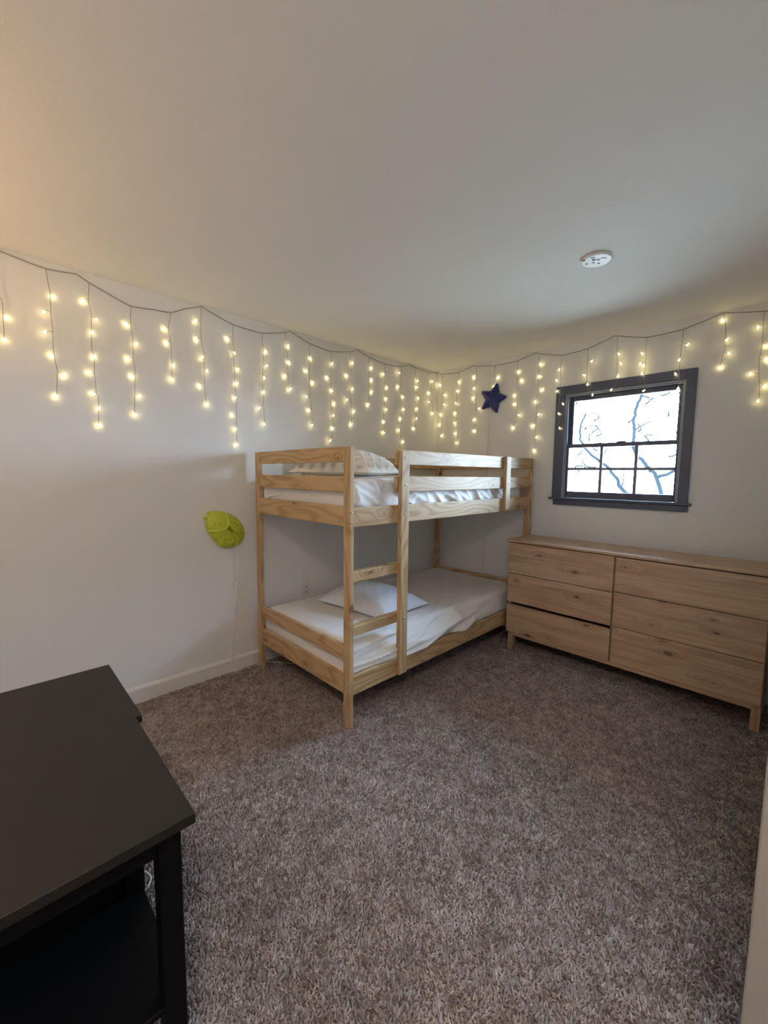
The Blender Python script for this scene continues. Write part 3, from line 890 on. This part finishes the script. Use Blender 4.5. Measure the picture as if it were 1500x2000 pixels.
STRANDS=[([(0.016, -3.371, 2.474), (0.016, -3.375, 2.277), (0.016, -3.367, 2.239), (0.016, -3.367, 2.129), (0.016, -3.37, 2.065)], [(0.014, -3.353, 2.173), (0.02, -3.37, 2.064)]), ([(0.016, -3.191, 2.449), (0.016, -3.189, 2.41), (0.016, -3.181, 2.334), (0.016, -3.182, 2.244), (0.016, -3.18, 2.143), (0.016, -3.181, 2.035), (0.016, -3.172, 1.944), (0.016, -3.178, 1.828)], [(0.012, -3.171, 2.324), (0.028, -3.212, 2.233), (0.028, -3.213, 2.132), (0.014, -3.192, 2.026), (0.012, -3.143, 1.93), (0.012, -3.186, 1.816)]), ([(0.016, -3.011, 2.437), (0.016, -3.019, 2.354), (0.016, -3.009, 2.262), (0.016, -3.014, 2.103), (0.016, -3.007, 2.041), (0.016, -3.007, 1.88), (0.016, -2.998, 1.823), (0.016, -3.003, 1.688)], [(0.012, -3.041, 2.337), (0.028, -2.987, 2.252), (0.02, -3.011, 2.179), (0.012, -3.006, 2.054), (0.014, -3.032, 1.966), (0.02, -3.022, 1.854), (0.02, -2.998, 1.776), (0.014, -2.999, 1.683)]), ([(0.016, -2.817, 2.369), (0.016, -2.822, 2.275), (0.016, -2.815, 2.181), (0.016, -2.817, 2.079), (0.016, -2.81, 1.989), (0.016, -2.823, 1.778)], [(0.012, -2.843, 2.266), (0.02, -2.799, 2.165), (0.014, -2.843, 2.074), (0.012, -2.828, 1.979), (0.02, -2.794, 1.87), (0.02, -2.818, 1.76)]), ([(0.016, -2.602, 2.393), (0.016, -2.619, 2.299), (0.016, -2.611, 2.216), (0.016, -2.609, 2.097), (0.016, -2.611, 2.006)], [(0.014, -2.64, 2.289), (0.014, -2.633, 2.209), (0.02, -2.6, 2.081), (0.02, -2.614, 1.997)]), ([(0.016, -2.421, 2.476), (0.016, -2.427, 2.281), (0.016, -2.414, 2.194), (0.016, -2.414, 2.008), (0.016, -2.408, 1.881)], [(0.02, -2.456, 2.381), (0.012, -2.455, 2.27), (0.02, -2.423, 2.162), (0.028, -2.399, 2.08), (0.014, -2.443, 1.981), (0.014, -2.401, 1.87)]), ([(0.016, -2.216, 2.42), (0.016, -2.215, 2.316), (0.016, -2.213, 2.235), (0.016, -2.208, 2.04), (0.016, -2.203, 1.823), (0.016, -2.203, 1.628)], [(0.014, -2.253, 2.32), (0.028, -2.215, 2.23), (0.02, -2.186, 2.131), (0.012, -2.196, 2.034), (0.02, -2.211, 1.935), (0.012, -2.23, 1.819), (0.02, -2.214, 1.724), (0.02, -2.208, 1.621)]), ([(0.016, -2.003, 2.413), (0.016, -1.995, 2.286), (0.016, -2.001, 2.073), (0.016, -1.994, 1.79)], [(0.014, -1.975, 2.291), (0.028, -1.977, 2.193), (0.028, -1.995, 2.102), (0.02, -1.997, 2.004), (0.028, -2.038, 1.886), (0.028, -2.003, 1.778)]), ([(0.016, -1.813, 2.46), (0.016, -1.806, 2.365), (0.016, -1.799, 2.256), (0.016, -1.798, 2.061)], [(0.014, -1.791, 2.371), (0.014, -1.786, 2.254), (0.02, -1.821, 2.146), (0.02, -1.78, 2.057)]), ([(0.016, -1.606, 2.43), (0.016, -1.604, 2.322), (0.016, -1.606, 2.119), (0.016, -1.59, 1.93), (0.016, -1.579, 1.82)], [(0.012, -1.59, 2.32), (0.012, -1.632, 2.22), (0.012, -1.57, 2.138), (0.028, -1.641, 2.019), (0.02, -1.612, 1.921), (0.028, -1.59, 1.807)]), ([(0.016, -1.399, 2.411), (0.016, -1.393, 2.319), (0.016, -1.398, 2.105), (0.016, -1.392, 1.922), (0.016, -1.376, 1.799), (0.016, -1.401, 1.704)], [(0.02, -1.389, 2.315), (0.014, -1.43, 2.199), (0.014, -1.387, 2.103), (0.012, -1.361, 2.003), (0.028, -1.381, 1.905), (0.014, -1.379, 1.799), (0.028, -1.415, 1.695)]), ([(0.016, -1.198, 2.449), (0.016, -1.187, 2.357), (0.016, -1.192, 2.151), (0.016, -1.18, 1.961), (0.016, -1.18, 1.856)], [(0.02, -1.173, 2.363), (0.014, -1.229, 2.25), (0.02, -1.172, 2.149), (0.028, -1.238, 2.046), (0.02, -1.155, 1.961), (0.014, -1.178, 1.848)]), ([(0.016, -0.99, 2.451), (0.016, -0.983, 2.346), (0.016, -0.979, 2.157), (0.016, -0.987, 2.049)], [(0.02, -0.95, 2.362), (0.012, -0.944, 2.257), (0.012, -0.943, 2.155), (0.014, -0.985, 2.039)]), ([(0.016, -0.788, 2.423), (0.016, -0.788, 2.21), (0.016, -0.797, 1.942), (0.016, -0.791, 1.817)], [(0.02, -0.809, 2.333), (0.014, -0.755, 2.22), (0.012, -0.761, 2.12), (0.02, -0.767, 2.019), (0.014, -0.791, 1.907), (0.02, -0.795, 1.808)]), ([(0.016, -0.576, 2.441), (0.016, -0.574, 2.322), (0.016, -0.564, 1.966), (0.016, -0.571, 1.739), (0.016, -0.584, 1.629)], [(0.028, -0.608, 2.379), (0.012, -0.605, 2.249), (0.012, -0.537, 2.165), (0.02, -0.532, 2.048), (0.012, -0.566, 1.957), (0.02, -0.596, 1.845), (0.02, -0.534, 1.741), (0.012, -0.587, 1.618)]), ([(0.016, -0.373, 2.467), (0.016, -0.353, 2.292), (0.016, -0.352, 2.027), (0.016, -0.367, 1.892)], [(0.02, -0.339, 2.351), (0.02, -0.346, 2.285), (0.02, -0.325, 2.179), (0.014, -0.332, 2.077), (0.028, -0.355, 1.978), (0.012, -0.373, 1.881)]), ([(0.016, -0.152, 2.458), (0.016, -0.13, 2.394), (0.016, -0.12, 2.317), (0.016, -0.104, 2.173), (0.016, -0.092, 2.06)], [(0.02, -0.115, 2.378), (0.014, -0.153, 2.257), (0.028, -0.17, 2.163), (0.02, -0.095, 2.055)]), ([(0.075, -0.016, 2.456), (0.072, -0.016, 2.325), (0.073, -0.016, 2.053), (0.074, -0.016, 1.833)], [(0.029, -0.014, 2.356), (0.107, -0.02, 2.243), (0.11, -0.028, 2.144), (0.053, -0.014, 2.049), (0.038, -0.02, 1.946), (0.071, -0.012, 1.831)]), ([(0.273, -0.016, 2.441), (0.27, -0.016, 2.345), (0.26, -0.016, 2.141), (0.277, -0.016, 1.846), (0.281, -0.016, 1.744), (0.268, -0.016, 1.681)], [(0.278, -0.02, 2.348), (0.26, -0.012, 2.264), (0.256, -0.028, 2.143), (0.232, -0.014, 2.046), (0.24, -0.02, 1.946), (0.248, -0.02, 1.846), (0.271, -0.02, 1.749)]), ([(0.482, -0.016, 2.466), (0.487, -0.016, 2.225), (0.484, -0.016, 1.872)], [(0.445, -0.012, 2.37), (0.464, -0.028, 2.259), (0.444, -0.014, 2.171), (0.531, -0.028, 2.061), (0.467, -0.014, 1.962), (0.465, -0.012, 1.856)]), ([(0.689, -0.016, 2.435), (0.681, -0.016, 2.368), (0.687, -0.016, 2.297), (0.668, -0.016, 2.251)], [(0.712, -0.012, 2.326), (0.671, -0.012, 2.249)]), ([(0.907, -0.016, 2.437), (0.916, -0.016, 2.14), (0.917, -0.016, 1.977), (0.894, -0.016, 1.872)], [(0.915, -0.012, 2.343), (0.947, -0.014, 2.262), (0.885, -0.014, 2.144), (0.887, -0.012, 2.065), (0.947, -0.028, 1.961), (0.88, -0.014, 1.857)]), ([(1.11, -0.016, 2.459), (1.111, -0.016, 2.279), (1.104, -0.016, 2.005), (1.105, -0.016, 1.66)], [(1.123, -0.02, 2.372), (1.109, -0.012, 2.273), (1.137, -0.012, 2.158), (1.087, -0.02, 2.062), (1.132, -0.028, 1.949), (1.07, -0.014, 1.859), (1.121, -0.028, 1.757), (1.093, -0.014, 1.644)]), ([(1.312, -0.034, 2.404), (1.305, -0.034, 2.296), (1.309, -0.034, 2.123), (1.309, -0.034, 2.024), (1.304, -0.034, 1.986), (1.306, -0.034, 1.938), (1.321, -0.034, 1.89), (1.307, -0.034, 1.853), (1.32, -0.034, 1.824)], [(1.291, -0.032, 2.296), (1.275, -0.034, 2.211), (1.282, -0.03, 2.124), (1.337, -0.034, 2.013), (1.306, -0.032, 1.938), (1.322, -0.039, 1.819)]), ([(1.514, -0.034, 2.418), (1.513, -0.034, 2.261), (1.523, -0.034, 2.142), (1.531, -0.034, 2.091), (1.558, -0.034, 2.064)], [(1.547, -0.038, 2.316), (1.494, -0.035, 2.217), (1.521, -0.03, 2.146), (1.564, -0.033, 2.058)]), ([(1.718, -0.034, 2.461), (1.725, -0.034, 2.336), (1.732, -0.034, 2.179), (1.718, -0.034, 2.091), (1.713, -0.034, 2.08), (1.726, -0.034, 2.04)], [(1.733, -0.032, 2.335), (1.75, -0.032, 2.262), (1.737, -0.032, 2.175), (1.699, -0.039, 2.076)]), ([(1.915, -0.034, 2.41), (1.909, -0.034, 2.353), (1.914, -0.034, 2.267), (1.912, -0.034, 2.161), (1.916, -0.034, 2.096), (1.914, -0.034, 2.048)], [(1.887, -0.031, 2.307), (1.879, -0.031, 2.235), (1.904, -0.039, 2.218), (1.896, -0.036, 2.163), (1.916, -0.04, 2.041)]), ([(2.126, -0.034, 2.417), (2.123, -0.034, 2.329), (2.12, -0.034, 2.229), (2.122, -0.034, 2.127), (2.121, -0.034, 2.045), (2.122, -0.034, 2.043), (2.137, -0.034, 2.006), (2.127, -0.034, 1.961), (2.146, -0.034, 1.92), (2.159, -0.034, 1.888), (2.153, -0.034, 1.861)], [(2.156, -0.034, 2.312), (2.115, -0.039, 2.219), (2.098, -0.037, 2.13), (2.12, -0.038, 2.031)]), ([(2.329, -0.016, 2.475), (2.346, -0.016, 2.4), (2.352, -0.016, 2.256), (2.335, -0.016, 2.163)], [(2.328, -0.012, 2.434), (2.36, -0.028, 2.302), (2.375, -0.028, 2.214), (2.334, -0.012, 2.138)]), ([(2.525, -0.016, 2.436), (2.53, -0.016, 2.256), (2.523, -0.016, 2.111), (2.539, -0.016, 1.934)], [(2.504, -0.028, 2.345), (2.548, -0.014, 2.228), (2.555, -0.014, 2.147), (2.487, -0.02, 2.073), (2.559, -0.02, 1.986), (2.536, -0.028, 1.9)]), ([(2.573, -0.016, 2.429), (2.59, -0.016, 2.234), (2.603, -0.016, 1.998)], [(2.584, -0.02, 2.323), (2.607, -0.028, 2.148), (2.596, -0.014, 1.999)])]

# ------------------------------------------------------------------ fairy lights
fl = empty('fairy_lights', (0, 0, 2.48), 'warm white icicle fairy lights strung along the top of both walls', 'fairy lights')
wpts = []
for p in WIRE:
    p = Vector((p[0], p[1], min(p[2], H - 0.004)))
    wpts.append(p)
wp2 = []
for a, b in zip(wpts[:-1], wpts[1:]):           # light sag between the joints
    L = (b - a).length
    for k in range(5):
        t = k / 5
        q = a.lerp(b, t); q.z -= 0.05 * L * 4 * t * (1 - t) * (0.25 if L > 0.05 else 0)
        wp2.append(q)
wp2.append(wpts[-1])
tube('wire', wp2, 0.0028, M['wire'], fl, 6)
def bulb_mesh():
    prof = [(0.0012, 0.011), (0.0022, 0.007), (0.0034, 0.002), (0.0052, -0.004), (0.0066, -0.007), (0.0040, -0.0062)]
    V, F = lathe_geo(prof, (0, 0, 0), 8)
    me = bpy.data.meshes.new('bulb'); me.from_pydata([tuple(v) for v in V], [], F); me.update()
    bm = bmesh.new(); bm.from_mesh(me); bmesh.ops.recalc_face_normals(bm, faces=bm.faces); bm.to_mesh(me); bm.free()
    me.polygons.foreach_set('use_smooth', [True] * len(me.polygons))
    me.materials.append(M['led']); return me
BULB = bulb_mesh()
fr_ = random.Random(11)
for path, bulbs in STRANDS:
    P = [Vector(p) for p in path]
    P[0].z = min(P[0].z, H - 0.005)
    SPp = smooth_path(P, 4)
    SPp = [q + Vector((fr_.uniform(-1, 1), fr_.uniform(-1, 1), 0)) * 0.0015 for q in SPp]
    V, F = tube_geo(SPp, 0.0016, 5)
    for b in bulbs:                              # stems from the strand to each bulb
        b = Vector(b)
        q = min(SPp, key=lambda s: (s - Vector((b.x, b.y, b.z + 0.008))).length)
        if (q - b).length > 0.004:
            v2, f2 = tube_geo([q, (q + b) / 2 + Vector((0, 0, 0.004)), b], 0.0012, 4)
            n = len(V); V += v2; F += [[i + n for i in f] for f in f2]
    st = mk('strand', V, F, M['wire'], fl, True, origin=P[0])
    for b in bulbs:
        o = bpy.data.objects.new('bulb', BULB); col.objects.link(o); o.parent = st
        o.location = Vector(b) - P[0]
        o.rotation_euler = (fr_.uniform(-1.0, 1.0), fr_.uniform(-1.0, 1.0), fr_.uniform(0, 6.28))

# ------------------------------------------------------------------ ceiling plate
cpz = H
cpn = empty('ceiling_plate', (1.990, -1.262, H), 'round white mounting plate with dark slots on the ceiling', 'ceiling plate')
V, F = lathe_geo([(0.060, 0.0), (0.067, -0.003), (0.068, -0.010), (0.064, -0.013), (0.0, -0.0132)][:4] + [(0.002, -0.0135)], (1.990, -1.262, H), 40)
fix_normals(mk('disc', V, F, M['plastic_white'], cpn, False))
def slot(x, y, l, w, a):
    vs, fs = box_geo((-l / 2, -w / 2, -0.0012), (l / 2, w / 2, 0.0005), 0.0004)
    r = Matrix.Rotation(a, 3, 'Z')
    mk('slot', [r @ Vector(v) + Vector((x, y, H - 0.0132)) for v in vs], fs, M['dark_slot'], cpn)
for x, y, l, w, a in SLOTS:
    slot(x, y, l * 1.15, w * 1.35, a)

# ------------------------------------------------------------------ outlet
ou = empty('wall_outlet', (0, -1.643, 0.49), 'white double wall outlet seen between the bunks', 'outlet')
box('cover_plate', (0, -1.680, 0.432), (0.006, -1.606, 0.548), M['plastic_white'], ou, 0.003, 2)
for z in (0.515, 0.465):
    V, F = lathe_geo([(0.0165, 0.0), (0.0165, 0.0022), (0.015, 0.003)], (0, 0, 0), 18)
    r = mk('receptacle', [Vector((0.006 + v.z, -1.643 + v.x, z + v.y * 0.85)) for v in V], F, M['plastic_white'], ou)
    fix_normals(r)
    for dy in (-0.006, 0.006):
        box('slot', (0.0088, -1.643 + dy - 0.002, z - 0.006), (0.0096, -1.643 + dy + 0.002, z + 0.006), M['dark_slot'], r, 0)

# ------------------------------------------------------------------ floor lamp behind the camera
LX, LY = 0.75, -4.35
lamp = empty('floor_lamp', (LX, LY, 0), 'standing lamp with an open upward shade in the rear corner', 'floor lamp')
V, F = lathe_geo([(0.14, 0), (0.14, 0.015), (0.02, 0.03)], (LX, LY, 0), 28); fix_normals(mk('base', V, F, M['black'], lamp))
tube('pole', [(LX, LY, 0.02), (LX, LY, 1.0), (LX, LY, 1.72)], 0.012, M['black'], lamp, 12)
V, F = [], []
prof = [(0.03, 1.70), (0.10, 1.74), (0.16, 1.82), (0.155, 1.82), (0.095, 1.748), (0.03, 1.708)]
for r, h in prof:
    for k in range(32):
        t = 2 * math.pi * k / 32; V.append((LX + r * math.cos(t), LY + r * math.sin(t), h))
for i in range(len(prof)):
    for k in range(32):
        a = i * 32 + k; b = i * 32 + (k + 1) % 32; j = ((i + 1) % len(prof)) * 32
        F.append([a, b, j + (k + 1) % 32, j + k])
fix_normals(mk('lamp_shade', V, F, M['plastic_white'], lamp, True))
bm = bmesh.new(); bmesh.ops.create_uvsphere(bm, u_segments=16, v_segments=10, radius=0.035, matrix=Matrix.Translation((LX, LY, 1.79)))
vs, fs = bm_out(bm); mk('lamp_bulb', vs, fs, emis('lamp_bulb_glow', (1.0, 0.60, 0.25), LAMP_W / 0.0153 / 3.14), lamp, True)

# ------------------------------------------------------------------ added fill light behind the camera, out of view
hx, hy = 3.10, -3.80
hl = empty('fill_lamp', (hx, hy, H), 'added fill light shaped as a drum lamp, out of view behind the camera', 'fill light')
V, F = lathe_geo([(0.16, 0), (0.16, -0.02), (0.10, -0.025)], (hx, hy, H), 32); fix_normals(mk('base', V, F, M['plastic_white'], hl, True))
V, F = lathe_geo([(0.14, -0.02), (0.21, -0.025), (0.22, -0.05), (0.21, -0.095), (0.17, -0.115), (0.01, -0.12)], (hx, hy, H), 32)
fix_normals(mk('fill_drum', V, F, emis('fill_glow', (1.0, 0.88, 0.76), FILL_W / 0.30 / 3.14), hl, True))
